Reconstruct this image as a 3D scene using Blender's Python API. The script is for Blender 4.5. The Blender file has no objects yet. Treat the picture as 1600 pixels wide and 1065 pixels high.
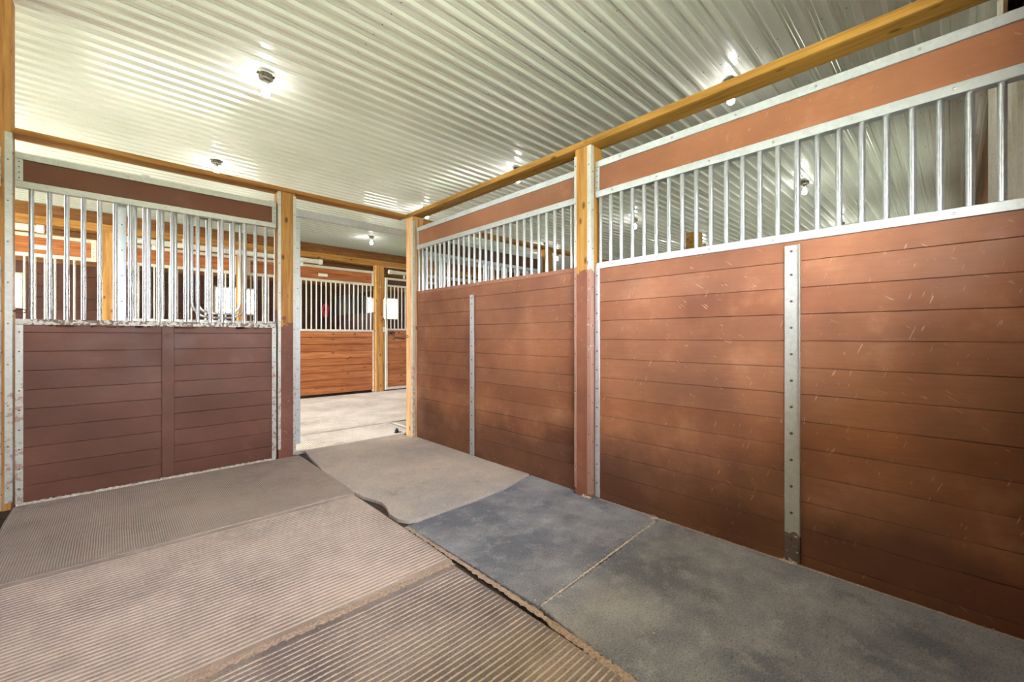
import bpy, math, random
from mathutils import Vector
random.seed(7)
PI = math.pi
scene = bpy.context.scene
C = scene.collection

# ------------------------------------------------------------------ camera
cam_data = bpy.data.cameras.new('camera')
cam = bpy.data.objects.new('camera', cam_data)
C.objects.link(cam)
cam.location = (0, 0, 1.125)
cam.rotation_euler = (PI / 2, 0, -math.radians(43.47))
cam_data.sensor_width = 36
cam_data.lens = 654 / 1600 * 36
cam_data.shift_y = -7.0 / 1600
cam_data.clip_start = 0.02
cam_data.clip_end = 200
scene.camera = cam

# ------------------------------------------------------------------ exposure and world
scene.view_settings.view_transform = 'Standard'
scene.view_settings.look = 'None'
scene.view_settings.gamma = 1
scene.view_settings.use_curve_mapping = False
scene.view_settings.exposure = 1.25
BULB = 30.0
SKY = 20.0
cy = scene.cycles
cy.use_denoising = True
cy.max_bounces = 10
cy.diffuse_bounces = 7
cy.glossy_bounces = 4
cy.transparent_max_bounces = 12
cy.sample_clamp_indirect = 8
cy.caustics_reflective = False
cy.caustics_refractive = False

world = bpy.data.worlds.new('world')
scene.world = world
world.use_nodes = True
wn = world.node_tree.nodes
wl = world.node_tree.links
wbg = wn['Background']
wtc = wn.new('ShaderNodeTexCoord')
wsep = wn.new('ShaderNodeSeparateXYZ')
wramp = wn.new('ShaderNodeValToRGB')          # lawn below the horizon, hazy bright sky above it
wmap = wn.new('ShaderNodeMapRange')
wmap.inputs[1].default_value = -1
wmap.inputs[2].default_value = 1
wl.new(wtc.outputs['Generated'], wsep.inputs[0])
wl.new(wsep.outputs['Z'], wmap.inputs[0])
wl.new(wmap.outputs[0], wramp.inputs[0])
wl.new(wramp.outputs[0], wbg.inputs[0])
e = wramp.color_ramp.elements
e[0].position = 0.485; e[0].color = (0.52, 0.57, 0.45, 1)
e[1].position = 0.52; e[1].color = (0.95, 0.98, 1.0, 1)
x = wramp.color_ramp.elements.new(1.0); x.color = (0.75, 0.87, 1.0, 1)
wbg.inputs[1].default_value = SKY


def portal(loc, rot, sx, sy):
    l = bpy.data.lights.new('daylight_portal', 'AREA')
    l.shape = 'RECTANGLE'; l.size = sx; l.size_y = sy
    l.cycles.is_portal = True
    o = bpy.data.objects.new('daylight_portal', l)
    C.objects.link(o); o.location = loc; o.rotation_euler = rot


# the openings of the barn: windows in the back and far walls, doors at the aisle's ends
BACK_WIN = [(-0.35, 1.75), (6.6, 7.8), (10.0, 11.2)]
FAR_WIN = [(-1.85, -1.13), (1.52, 2.32), (4.82, 5.80), (8.2, 9.0)]
BW_Z = (1.4, 2.2)
FW_Z = (1.6, 2.2)
XL, XR, YB, YF, ZC = -5.4, 13.6, -0.30, 10.80, 3.40
for a, b in BACK_WIN:
    portal(((a + b) / 2, YB - 0.16, sum(BW_Z) / 2), (PI / 2, 0, PI), b - a, BW_Z[1] - BW_Z[0])
for a, b in FAR_WIN:
    portal(((a + b) / 2, YF + 0.16, sum(FW_Z) / 2), (PI / 2, 0, 0), b - a, FW_Z[1] - FW_Z[0])
portal((XL - 0.1, 6.3, 1.5), (PI / 2, 0, PI / 2), 3.4, 3.0)


# ------------------------------------------------------------------ materials
def s2l(c):
    c = c / 255.0
    return c / 12.92 if c <= 0.04045 else ((c + 0.055) / 1.055) ** 2.4


def rgb(r, g, b):
    return (s2l(r), s2l(g), s2l(b), 1)


class NT:
    def __init__(s, name, rough=0.6, metal=0.0, spec=0.5):
        s.m = bpy.data.materials.new(name); s.m.use_nodes = True
        s.n = s.m.node_tree.nodes; s.l = s.m.node_tree.links
        s.b = s.n['Principled BSDF']
        s.b.inputs['Roughness'].default_value = rough
        s.b.inputs['Metallic'].default_value = metal
        s.b.inputs['Specular IOR Level'].default_value = spec
        s.geo = s.n.new('ShaderNodeNewGeometry')
        s.info = None

    def pos(s, scale=(1, 1, 1)):
        mp = s.n.new('ShaderNodeMapping'); mp.inputs['Scale'].default_value = scale
        s.l.new(s.geo.outputs['Position'], mp.inputs['Vector'])
        return mp.outputs[0]

    def noise(s, scale=5, detail=3, rough=0.5, vec=None, stretch=(1, 1, 1), dist=0.0):
        t = s.n.new('ShaderNodeTexNoise')
        t.inputs['Scale'].default_value = scale; t.inputs['Detail'].default_value = detail
        t.inputs['Roughness'].default_value = rough; t.inputs['Distortion'].default_value = dist
        s.l.new(vec if vec is not None else s.pos(stretch), t.inputs['Vector'])
        return t.outputs['Fac']

    def voro(s, scale=5, stretch=(1, 1, 1), feature='F1'):
        t = s.n.new('ShaderNodeTexVoronoi'); t.feature = feature
        t.inputs['Scale'].default_value = scale
        s.l.new(s.pos(stretch), t.inputs['Vector'])
        return t.outputs['Distance'] if feature != 'F1' else t.outputs['Color']

    def ramp(s, fac, stops, interp='LINEAR'):
        r = s.n.new('ShaderNodeValToRGB'); r.color_ramp.interpolation = interp
        el = r.color_ramp.elements
        while len(el) < len(stops):
            el.new(0.5)
        for i, (p, c) in enumerate(stops):
            el[i].position = p
            el[i].color = c if isinstance(c, tuple) else (c, c, c, 1)
        s.l.new(fac, r.inputs[0])
        return r.outputs[0]

    def mix(s, fac, a, b, mode='MIX'):
        m = s.n.new('ShaderNodeMix'); m.data_type = 'RGBA'; m.blend_type = mode
        if isinstance(fac, (int, float)):
            m.inputs[0].default_value = fac
        else:
            s.l.new(fac, m.inputs[0])
        for sock, v in ((m.inputs[6], a), (m.inputs[7], b)):
            if isinstance(v, tuple):
                sock.default_value = v
            else:
                s.l.new(v, sock)
        return m.outputs[2]

    def math(s, op, a, b=0.0, c=0.0):
        m = s.n.new('ShaderNodeMath'); m.operation = op
        for i, v in enumerate((a, b, c)):
            if isinstance(v, (int, float)):
                m.inputs[i].default_value = v
            else:
                s.l.new(v, m.inputs[i])
        return m.outputs[0]

    def z(s):
        q = s.n.new('ShaderNodeSeparateXYZ'); s.l.new(s.geo.outputs['Position'], q.inputs[0])
        return q.outputs['Z']

    def rnd(s):
        if s.info is None:
            s.info = s.n.new('ShaderNodeObjectInfo')
        return s.info.outputs['Random']

    def color(s, c):
        if isinstance(c, tuple):
            s.b.inputs['Base Color'].default_value = c
        else:
            s.l.new(c, s.b.inputs['Base Color'])
        return s

    def bump(s, h, strength=0.3, dist=0.01):
        b = s.n.new('ShaderNodeBump'); b.inputs['Strength'].default_value = strength
        b.inputs['Distance'].default_value = dist
        s.l.new(h, b.inputs['Height']); s.l.new(b.outputs[0], s.b.inputs['Normal'])
        return s


def paint_mat(name, base, pale, dark, axis='y', scratch=0.5, rough=0.5, stain_shade=0.0):
    """Painted horizontal boards: board to board tone, blotches, fine grain, pale scratches."""
    t = NT(name, rough=rough, spec=0.35)
    st = (0.25, 0.25, 3) if axis else (1, 1, 1)
    blotch = t.noise(1.6, 4, 0.55)
    c = t.mix(t.ramp(blotch, [(0.35, 0.0), (0.68, 1.0)]), dark, base)
    c = t.mix(t.math('MULTIPLY', t.rnd(), 0.14), c, pale)
    grain = t.noise(30, 3, 0.6, stretch=st)
    c = t.mix(t.ramp(grain, [(0.45, 0.0), (0.7, 0.22)]), c, dark)
    # nicks: short straight kicks and tooth marks in two directions
    sc = None
    for ang, off in ((0.55, 0.0), (-1.0, 3.7)):
        mp = t.n.new('ShaderNodeMapping'); mp.vector_type = 'TEXTURE'
        mp.inputs['Rotation'].default_value = (ang, ang, 0) ; mp.inputs['Location'].default_value = (off, off, off)
        t.l.new(t.geo.outputs['Position'], mp.inputs['Vector'])
        m2 = t.n.new('ShaderNodeMapping'); m2.inputs['Scale'].default_value = (18, 18, 150)
        t.l.new(mp.outputs[0], m2.inputs['Vector'])
        v = t.noise(1.0, 0, 0.5, vec=m2.outputs[0])
        g1 = t.ramp(t.noise(2.3 + off * 0.1, 2, 0.6), [(0.44, 0.0), (0.62, 1.0)])
        q = t.math('MULTIPLY', t.ramp(v, [(0.785, 0.0), (0.81, 1.0)]), g1)
        sc = q if sc is None else t.math('MAXIMUM', sc, q)
    c = t.mix(t.math('MULTIPLY', sc, scratch), c, pale)
    c = t.mix(t.ramp(t.noise(3.2, 5, 0.7), [(0.56, 0.0), (0.75, 0.22)]), c, pale)
    speck = t.ramp(t.noise(140, 2, 0.5), [(0.74, 0.0), (0.78, 0.5)])
    c = t.mix(speck, c, pale)
    if stain_shade:                                  # painted shade plus old damp and dung stain low on the boards, ragged edge
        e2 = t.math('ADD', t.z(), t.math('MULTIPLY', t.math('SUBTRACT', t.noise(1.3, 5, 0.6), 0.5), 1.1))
        c = t.mix(t.ramp(e2, [(stain_shade - 0.16, 0.5), (stain_shade + 0.04, 0.0)]), c, rgb(62, 38, 32))
    t.color(c)
    h = t.math('ADD', t.math('MULTIPLY', grain, 0.5), t.math('MULTIPLY', sc, -1.2))
    t.bump(h, 0.35, 0.004)
    rr = t.ramp(t.noise(7, 3), [(0.3, rough - 0.1), (0.7, rough + 0.14)])
    t.l.new(rr, t.b.inputs['Roughness'])
    return t.m


def wood_mat(name, light, mid, dark, axis='z', painted=None, paint=None, rough=0.6, knots=True):
    t = NT(name, rough=rough, spec=0.25)
    st = {'z': (14, 14, 0.9), 'x': (0.9, 14, 14), 'y': (14, 0.9, 14)}[axis]
    off = t.n.new('ShaderNodeVectorMath'); off.operation = 'ADD'      # every board has grain of its own
    t.l.new(t.pos(st), off.inputs[0]); t.l.new(t.math('MULTIPLY', t.rnd(), 40.0), off.inputs[1])
    g = t.noise(2.2, 5, 0.6, vec=off.outputs[0], dist=0.4)
    c = t.ramp(g, [(0.3, dark), (0.5, mid), (0.72, light)])
    big = t.noise(2.0, 2, 0.5)
    c = t.mix(t.ramp(big, [(0.4, 0.0), (0.75, 0.35)]), c, dark)
    c = t.mix(t.math('MULTIPLY', t.rnd(), 0.25), c, light)
    r2 = t.math('FRACT', t.math('MULTIPLY', t.rnd(), 7.31))
    c = t.mix(t.math('MULTIPLY', r2, 0.35), c, dark)
    if knots:
        ks = {'z': (1, 1, 0.5), 'x': (0.5, 1, 1), 'y': (1, 0.5, 1)}[axis]
        k = t.n.new('ShaderNodeTexVoronoi'); k.inputs['Scale'].default_value = 9
        t.l.new(t.pos(ks), k.inputs['Vector'])
        km = t.ramp(k.outputs['Distance'], [(0.08, 1.0), (0.16, 0.0)])
        c = t.mix(t.math('MULTIPLY', km, 0.8), c, tuple(list(x * 0.35 for x in dark[:3]) + [1]))
    if painted is not None:
        n1 = t.noise(4, 4, 0.6)
        edge = t.math('ADD', t.z(), t.math('MULTIPLY', t.math('SUBTRACT', n1, 0.5), 0.5))
        m = t.math('LESS_THAN', edge, painted)
        pn = t.ramp(t.noise(6, 4, 0.6), [(0.3, tuple(list(x * 0.75 for x in paint[:3]) + [1])), (0.7, paint)])
        chip = t.ramp(t.noise(30, 3, 0.6), [(0.66, 0.0), (0.7, 1.0)])
        m = t.math('MULTIPLY', m, t.math('SUBTRACT', 1.0, t.math('MULTIPLY', chip, 0.6)))
        c = t.mix(m, c, pn)
    t.color(c)
    t.bump(g, 0.3, 0.003)
    return t.m


def galv_mat(name, base, wear=0.0, worn_below=None, rough=0.42, metal=0.35, paint=None, ws=26):
    t = NT(name, rough=rough, metal=metal, spec=0.5)
    v = t.n.new('ShaderNodeTexVoronoi'); v.inputs['Scale'].default_value = 60
    t.l.new(t.pos(), v.inputs['Vector'])
    dk = tuple([x * 0.72 for x in base[:3]] + [1])
    sp = t.n.new('ShaderNodeSeparateColor'); t.l.new(v.outputs['Color'], sp.inputs[0])
    c = t.mix(t.math('MULTIPLY', sp.outputs[0], 0.45), base, dk)
    c = t.mix(t.ramp(t.noise(8, 4, 0.6), [(0.4, 0.0), (0.8, 0.5)]), c, dk)
    if wear:
        n = t.noise(ws, 4, 0.65)
        m = t.ramp(n, [(0.56 - wear * 0.16, 0.0), (0.60 - wear * 0.16, 1.0)])
        if worn_below is not None:
            e2 = t.math('ADD', t.z(), t.math('MULTIPLY', t.math('SUBTRACT', t.noise(7, 2), 0.5), 0.5))
            m = t.math('MULTIPLY', m, t.math('LESS_THAN', e2, worn_below))
        c = t.mix(t.math('MULTIPLY', m, 0.85), c, paint or rgb(78, 52, 44))
        rr = t.mix(m, (rough,) * 3 + (1,), (0.85,) * 3 + (1,))
        t.l.new(rr, t.b.inputs['Roughness'])
        mm = t.math('MULTIPLY', t.math('SUBTRACT', 1.0, m), metal)
        t.l.new(mm, t.b.inputs['Metallic'])
    t.color(c)
    return t.m


M = {}
M['paint_right'] = paint_mat('brown_board_paint', rgb(174, 114, 80), rgb(208, 164, 136), rgb(124, 76, 55), scratch=0.75, stain_shade=0.42)
M['paint_header'] = paint_mat('header_board_paint', rgb(170, 112, 80), rgb(204, 164, 138), rgb(142, 90, 64), scratch=0.4)
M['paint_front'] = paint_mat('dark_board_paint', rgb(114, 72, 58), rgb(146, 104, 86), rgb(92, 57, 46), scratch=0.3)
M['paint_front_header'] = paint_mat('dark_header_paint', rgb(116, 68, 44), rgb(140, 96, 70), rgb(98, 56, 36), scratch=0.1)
M['paint_dark'] = paint_mat('dark_stall_paint', rgb(112, 70, 55), rgb(130, 90, 74), rgb(84, 52, 44), scratch=0.1)  # dark brown paint of the neighbouring stalls and outer walls
M['pine'] = wood_mat('stained_pine', rgb(214, 146, 98), rgb(188, 114, 66), rgb(132, 70, 38), 'x', rough=0.4)
M['far_wood'] = wood_mat('far_wall_boards', rgb(190, 136, 86), rgb(160, 106, 60), rgb(116, 72, 40), 'x')
M['beam_x'] = wood_mat('beam_wood', rgb(214, 160, 92), rgb(184, 128, 62), rgb(132, 84, 34), 'x')
M['beam_y'] = wood_mat('beam_wood_yellow', rgb(218, 172, 96), rgb(190, 142, 66), rgb(138, 96, 38), 'y')
M['post'] = wood_mat('post_wood', rgb(228, 178, 112), rgb(202, 148, 84), rgb(150, 98, 48), 'z')
M['post_front'] = wood_mat('post_wood_painted_low', rgb(214, 166, 98), rgb(186, 132, 68), rgb(136, 88, 42), 'z', 1.30, rgb(134, 88, 76))
M['post_mid'] = wood_mat('post_wood_painted_high', rgb(228, 178, 104), rgb(206, 152, 76), rgb(156, 104, 46), 'z', 1.60, rgb(158, 102, 80))
M['post_corner'] = wood_mat('post_wood_pale', rgb(236, 196, 150), rgb(216, 168, 118), rgb(170, 118, 70), 'z')
M['galv'] = galv_mat('galvanised_steel', rgb(208, 213, 218))
M['galv_bar'] = galv_mat('galvanised_bar', rgb(206, 210, 216), rough=0.28, metal=0.85)
M['galv_front'] = galv_mat('stained_galvanised_steel', rgb(196, 196, 188))
M['galv_sill'] = galv_mat('chewed_galvanised_sill', rgb(206, 202, 192), 0.45, None, 0.5, 0.2, rgb(104, 80, 66), ws=48)
M['bar_worn'] = galv_mat('worn_galvanised_bar', rgb(200, 202, 204), 0.1, 1.6, rough=0.28, metal=0.8, paint=rgb(140, 120, 108), ws=90)
M['galv_paint'] = galv_mat('painted_over_steel', rgb(172, 116, 92), 0.0, None, 0.6, 0.0)
M['galv_post'] = galv_mat('post_channel', rgb(206, 206, 198), 0.15, 0.80, 0.45, 0.3, rgb(170, 138, 122), ws=22)
M['galv_post_mid'] = galv_mat('post_channel_painted', rgb(210, 210, 204), 1.6, 1.62, 0.45, 0.2, rgb(170, 118, 98))
M['galv_stiff'] = galv_mat('stiffener_steel', rgb(198, 200, 196), 1.3, 0.13, 0.45, 0.3, rgb(82, 54, 48))
M['white_rail'] = galv_mat('pale_steel', rgb(232, 226, 214), rough=0.5, metal=0.1)
M['bolt'] = NT('dark_bolt', 0.5, 0.7).color(rgb(104, 88, 74)).m
M['bolt_bright'] = NT('zinc_bolt', 0.3, 0.8).color(rgb(180, 178, 165)).m
M['rust'] = NT('rusty_iron', 0.8, 0.3).color(rgb(112, 74, 50)).m
M['red'] = NT('red_webbing', 0.7).color(rgb(206, 40, 62)).m
M['white_plastic'] = NT('white_plastic', 0.5).color(rgb(236, 234, 226)).m
M['black_steel'] = NT('black_steel', 0.5, 0.4).color(rgb(50, 46, 46)).m

# ceiling: glossy white painted liner steel
t = NT('white_liner_steel', 0.32, 0.0, 0.6)
t.color(t.mix(t.ramp(t.noise(1.3, 2), [(0.4, 0.0), (0.7, 1.0)]), rgb(230, 232, 225), rgb(219, 222, 212)))
t.b.inputs['Coat Weight'].default_value = 0.6
t.b.inputs['Coat Roughness'].default_value = 0.12
t.bump(t.noise(3, 2, stretch=(1, 8, 1)), 0.08, 0.01)
M['liner'] = t.m


def rubber(name, base, dust, dust_amt, dark=None, scale=1.5):
    t = NT(name, 0.8, 0, 0.3)
    dark = dark or tuple([x * 0.6 for x in base[:3]] + [1])
    a = t.noise(scale, 5, 0.62)
    c = t.mix(t.ramp(a, [(0.5 - dust_amt, 0.0), (0.82 - dust_amt, 1.0)]), base, dust)
    b = t.noise(4.5, 3, 0.55)
    c = t.mix(t.ramp(b, [(0.62, 0.0), (0.72, 0.7)]), c, dark)
    f = t.noise(130, 4, 0.75)
    c = t.mix(t.ramp(t.noise(9, 5, 0.7), [(0.5, 0.0), (0.7, 0.55)]), c, dust)
    c = t.mix(t.ramp(f, [(0.36, 0.55), (0.5, 0.0)]), c, dark)
    c = t.mix(t.ramp(f, [(0.56, 0.0), (0.7, 0.5)]), c, dust)
    sp = t.ramp(t.noise(34, 2, 0.5), [(0.76, 0.0), (0.79, 0.8)])
    c = t.mix(sp, c, rgb(205, 200, 190))
    t.color(c)
    t.bump(f, 0.4, 0.004)
    return t.m


def ridged(name, rub, dust, z0, z1, amt=0.5, base_mix=0.35):
    """Ribbed rubber: sawdust sits in the grooves and thinly on the ribs."""
    t = NT(name, 0.85, 0, 0.25)
    mr = t.n.new('ShaderNodeMapRange')
    mr.inputs[1].default_value = z0; mr.inputs[2].default_value = z1
    f = t.noise(120, 4, 0.75)
    g = t.noise(14, 3, 0.6)
    zz = t.math('ADD', t.z(), t.math('MULTIPLY', t.math('SUBTRACT', f, 0.5), (z1 - z0) * 3.2))
    zz = t.math('SUBTRACT', zz, t.math('MULTIPLY', t.ramp(g, [(0.48, 0.0), (0.75, 1.0)]), (z1 - z0) * 0.7))
    t.l.new(zz, mr.inputs[0])
    big = t.noise(1.7, 4, 0.6)
    rubc = t.mix(t.ramp(big, [(0.35, base_mix - 0.1), (0.65, min(1, base_mix + amt))]), rub, dust)
    dk = tuple([x * 0.55 for x in rub[:3]] + [1])
    rubc = t.mix(t.ramp(f, [(0.38, 0.5), (0.5, 0.0)]), rubc, dk)
    c = t.mix(mr.outputs[0], dust, rubc)
    c = t.mix(t.ramp(t.noise(3.2, 3), [(0.6, 0.0), (0.75, 0.3)]), c, dk)
    t.color(c)
    t.bump(f, 0.7, 0.005)
    return t.m


M['mat_grey'] = rubber('dark_rubber', rgb(118, 121, 134), rgb(188, 187, 195), 0.09, rgb(62, 62, 74))
M['mat_tan'] = rubber('dusty_rubber', rgb(182, 175, 175), rgb(220, 205, 194), 0.14, rgb(128, 118, 116))
M['ridge_near'] = ridged('ribbed_rubber', rgb(100, 90, 98), rgb(224, 204, 192), -0.0052, -0.0020, 0.36, 0.14)
M['ridge_mid'] = ridged('ribbed_rubber_dusty', rgb(134, 121, 118), rgb(212, 192, 180), -0.0050, -0.0010, 0.45, 0.35)
M['ridge_fine'] = ridged('fine_ribbed_rubber', rgb(142, 131, 130), rgb(200, 185, 177), -0.0030, -0.0006, 0.5, 0.3)
M['ridge_aisle'] = ridged('aisle_rubber', rgb(136, 124, 120), rgb(236, 222, 212), -0.0052, -0.0010, 0.5, 0.45)
t = NT('packed_dirt', 0.95, 0, 0.1)
t.color(t.ramp(t.noise(12, 5, 0.7), [(0.3, rgb(62, 54, 48)), (0.7, rgb(98, 86, 76))])); M['dirt'] = t.m
t = NT('sawdust', 0.95, 0, 0.1)
t.color(t.ramp(t.noise(90, 3, 0.7), [(0.35, rgb(160, 136, 122)), (0.65, rgb(206, 184, 170))])); M['sawdust'] = t.m
t = NT('white_shavings', 0.95, 0, 0.1)
t.color(t.ramp(t.noise(60, 3, 0.7), [(0.35, rgb(170, 158, 146)), (0.65, rgb(232, 224, 214))])); M['shavings'] = t.m
t = NT('frosted_bulb', 0.4)
t.b.inputs['Base Color'].default_value = (1, 1, 1, 1)
t.b.inputs['Emission Color'].default_value = (1.0, 0.965, 0.93, 1)
t.b.inputs['Emission Strength'].default_value = BULB
M['bulb'] = t.m
t = NT('window_glass', 0.05)
tr = t.n.new('ShaderNodeBsdfTransparent'); gl = t.n.new('ShaderNodeBsdfGlossy'); mx = t.n.new('ShaderNodeMixShader')
gl.inputs['Roughness'].default_value = 0.05; mx.inputs[0].default_value = 0.06
t.l.new(tr.outputs[0], mx.inputs[1]); t.l.new(gl.outputs[0], mx.inputs[2])
t.l.new(mx.outputs[0], t.n['Material Output'].inputs['Surface'])
M['glass'] = t.m


# ------------------------------------------------------------------ mesh helpers
class MB:
    def __init__(s):
        s.v = []; s.f = []; s.sm = []

    def add(s, vs, fs, smooth=False):
        k = len(s.v); s.v += [tuple(v) for v in vs]
        s.f += [tuple(i + k for i in f) for f in fs]
        s.sm += [smooth] * len(fs)
        return s

    def box(s, x0, x1, y0, y1, z0, z1, ch=0.0):
        if ch <= 0:
            vs = [(x, y, z) for x in (x0, x1) for y in (y0, y1) for z in (z0, z1)]
            fs = [(0, 1, 3, 2), (4, 6, 7, 5), (0, 4, 5, 1), (2, 3, 7, 6), (0, 2, 6, 4), (1, 5, 7, 3)]
            return s.add(vs, fs)
        lo = (x0, y0, z0); hi = (x1, y1, z1)
        idx = {}; vs = []
        for cx in (0, 1):
            for cyy in (0, 1):
                for cz in (0, 1):
                    for a in range(3):
                        p = []
                        for ax, cc in enumerate((cx, cyy, cz)):
                            base = hi[ax] if cc else lo[ax]
                            if ax != a:
                                base += -ch if cc else ch
                            p.append(base)
                        idx[(cx, cyy, cz, a)] = len(vs); vs.append(tuple(p))
        fs = []
        for a in range(3):
            o1, o2 = [i for i in range(3) if i != a]
            for side in (0, 1):
                q = []
                for u, w in ((0, 0), (1, 0), (1, 1), (0, 1)):
                    c = [0, 0, 0]; c[a] = side; c[o1] = u; c[o2] = w
                    q.append(idx[(*c, a)])
                flip = (side == 1) != (a == 1)
                fs.append(tuple(q) if flip else tuple(reversed(q)))
        for a in range(3):                       # edges along axis a
            o1, o2 = [i for i in range(3) if i != a]
            for u in (0, 1):
                for w in (0, 1):
                    c0 = [0, 0, 0]; c1 = [0, 0, 0]
                    c0[o1] = c1[o1] = u; c0[o2] = c1[o2] = w; c1[a] = 1
                    q = [idx[(*c0, o1)], idx[(*c1, o1)], idx[(*c1, o2)], idx[(*c0, o2)]]
                    n = (Vector(vs[q[1]]) - Vector(vs[q[0]])).cross(Vector(vs[q[2]]) - Vector(vs[q[0]]))
                    d = [0, 0, 0]; d[o1] = 1 if u else -1; d[o2] = 1 if w else -1
                    fs.append(tuple(q) if n.dot(Vector(d)) > 0 else tuple(reversed(q)))
        for cx in (0, 1):
            for cyy in (0, 1):
                for cz in (0, 1):
                    q = [idx[(cx, cyy, cz, a)] for a in range(3)]
                    n = (Vector(vs[q[1]]) - Vector(vs[q[0]])).cross(Vector(vs[q[2]]) - Vector(vs[q[0]]))
                    d = Vector((1 if cx else -1, 1 if cyy else -1, 1 if cz else -1))
                    fs.append(tuple(q) if n.dot(d) > 0 else tuple(reversed(q)))
        return s.add(vs, fs)

    def tube(s, pts, r, n=10, caps=True):
        pts = [Vector(p) for p in pts]
        rings = []
        up = None
        for i, p in enumerate(pts):
            d = (pts[min(i + 1, len(pts) - 1)] - pts[max(i - 1, 0)]).normalized()
            if up is None:
                up = Vector((1, 0, 0)) if abs(d.x) < 0.9 else Vector((0, 1, 0))
            a = d.cross(up).normalized(); up = a.cross(d).normalized()
            rr = r[i] if isinstance(r, (list, tuple)) else r
            rings.append([p + (a * math.cos(2 * PI * k / n) + up * math.sin(2 * PI * k / n)) * rr for k in range(n)])
        vs = [v for ring in rings for v in ring]; fs = []
        for i in range(len(rings) - 1):
            for k in range(n):
                k2 = (k + 1) % n
                fs.append((i * n + k, (i + 1) * n + k, (i + 1) * n + k2, i * n + k2))
        s.add(vs, fs, True)
        if caps:
            s.add(rings[0], [tuple(range(n))]); s.add(rings[-1], [tuple(reversed(range(n)))])
        return s

    def lathe(s, prof, c=(0, 0, 0), n=16, ax='z'):
        vs = []
        for r, h in prof:
            for k in range(n):
                a = 2 * PI * k / n
                p = (r * math.cos(a), r * math.sin(a), h)
                if ax == 'y':
                    p = (p[0], p[2], p[1])
                if ax == 'x':
                    p = (p[2], p[0], p[1])
                vs.append((p[0] + c[0], p[1] + c[1], p[2] + c[2]))
        fs = []
        for i in range(len(prof) - 1):
            for k in range(n):
                k2 = (k + 1) % n
                fs.append((i * n + k, i * n + k2, (i + 1) * n + k2, (i + 1) * n + k))
        return s.add(vs, fs, True)

    def dome(s, x, y, z, r=0.006, h=0.003, d=(0, -1, 0)):
        """small bolt head on a face that looks along d"""
        d = Vector(d); a = d.orthogonal().normalized(); b = d.cross(a)
        c = Vector((x, y, z)); vs = []
        for rr, hh in ((r, 0), (r * 0.95, h * 0.7)):
            for k in range(6):
                w = 2 * PI * k / 6
                vs.append(c + (a * math.cos(w) + b * math.sin(w)) * rr + d * hh)
        vs.append(c + d * h)
        fs = [(k, (k + 1) % 6, 6 + (k + 1) % 6, 6 + k) for k in range(6)] + [(6 + k, 6 + (k + 1) % 6, 12) for k in range(6)]
        return s.add(vs, fs)

    def mesh(s, name, mat):
        me = bpy.data.meshes.new(name)
        me.from_pydata(s.v, [], s.f)
        me.polygons.foreach_set('use_smooth', s.sm)
        if mat is not None:
            me.materials.append(mat)
        me.update()
        return me


def link(name, me, parent=None, loc=(0, 0, 0), rot=(0, 0, 0)):
    o = bpy.data.objects.new(name, me); C.objects.link(o)
    if parent is not None:
        o.parent = parent
    o.location = loc; o.rotation_euler = rot
    return o


def part(name, mb, mat, parent, loc=(0, 0, 0), rot=(0, 0, 0), kind=None, label=None):
    o = link(name, mb.mesh(name, mat), parent, loc, rot)
    if kind:
        o['kind'] = kind
    if label:
        o['label'] = label
    return o


def thing(name, label, cat, loc=(0, 0, 0), rz=0, group=None, mesh=None):
    o = link(name, mesh, None, loc, (0, 0, rz))
    o['label'] = label; o['category'] = cat
    if group:
        o['group'] = group
    return o


def struct(name, mb=None, mat=None, loc=(0, 0, 0)):
    o = link(name, mb.mesh(name, mat) if mb else None, None, loc)
    o['kind'] = 'structure'
    return o


# ------------------------------------------------------------------ the setting
struct('floor', MB().box(XL - 0.2, XR + 0.2, YB - 0.2, YF + 0.2, -0.14, -0.02), M['dirt'])

# ceiling: liner sheets with trapezoid ribs running along X, laid side by side in Y
ceiling = struct('ceiling', None)
PITCH = 0.1385
RIBS = 6
prof = []
for k in range(RIBS):
    y = k * PITCH
    for dy, dz in ((0, 0), (0.030, 0), (0.034, -0.002), (0.040, -0.002), (0.044, 0), (0.060, 0),
                   (0.064, -0.002), (0.070, -0.002), (0.074, 0), (0.0825, 0), (0.092, -0.025), (0.119, -0.025), (0.1285, 0)):
        prof.append((y + dy, dz))
prof.append((RIBS * PITCH + 0.004, -0.001))
sheet = MB()
for x in (XL, XR):
    sheet.v += [(x, y, z) for y, z in prof]
n = len(prof)
for i in range(n - 1):
    sheet.f.append((i, i + n, i + n + 1, i + 1)); sheet.sm.append(False)
# screws through the flat beside each rib, in rows under the trusses
scr = MB()
for k in range(RIBS):
    for xs in [-4.33 + 1.13 * j for j in range(16)]:
        scr.dome(0.093 + xs, k * PITCH + 0.015, -0.001, 0.0045, 0.004, (0, 0, -1))
sheet_me = sheet.mesh('liner_sheet', M['liner']); scr_me = scr.mesh('screws', M['bolt'])
Y0 = 2.54 - 0.107 - 21 * PITCH
ns = 0
while Y0 + ns * RIBS * PITCH < YF:
    y = Y0 + ns * RIBS * PITCH
    o = link('liner_sheet', sheet_me, ceiling, (0, y, ZC - 0.0015 * (ns % 2)))
    q = link('screws', scr_me, o, (0, 0, 0)); q['kind'] = 'stuff'
    ns += 1
roof = MB().box(XL - 0.2, XR + 0.2, YB - 0.2, YF + 0.2, ZC + 0.02, ZC + 0.06)
part('roof_deck', roof, M['far_wood'], ceiling)


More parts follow.
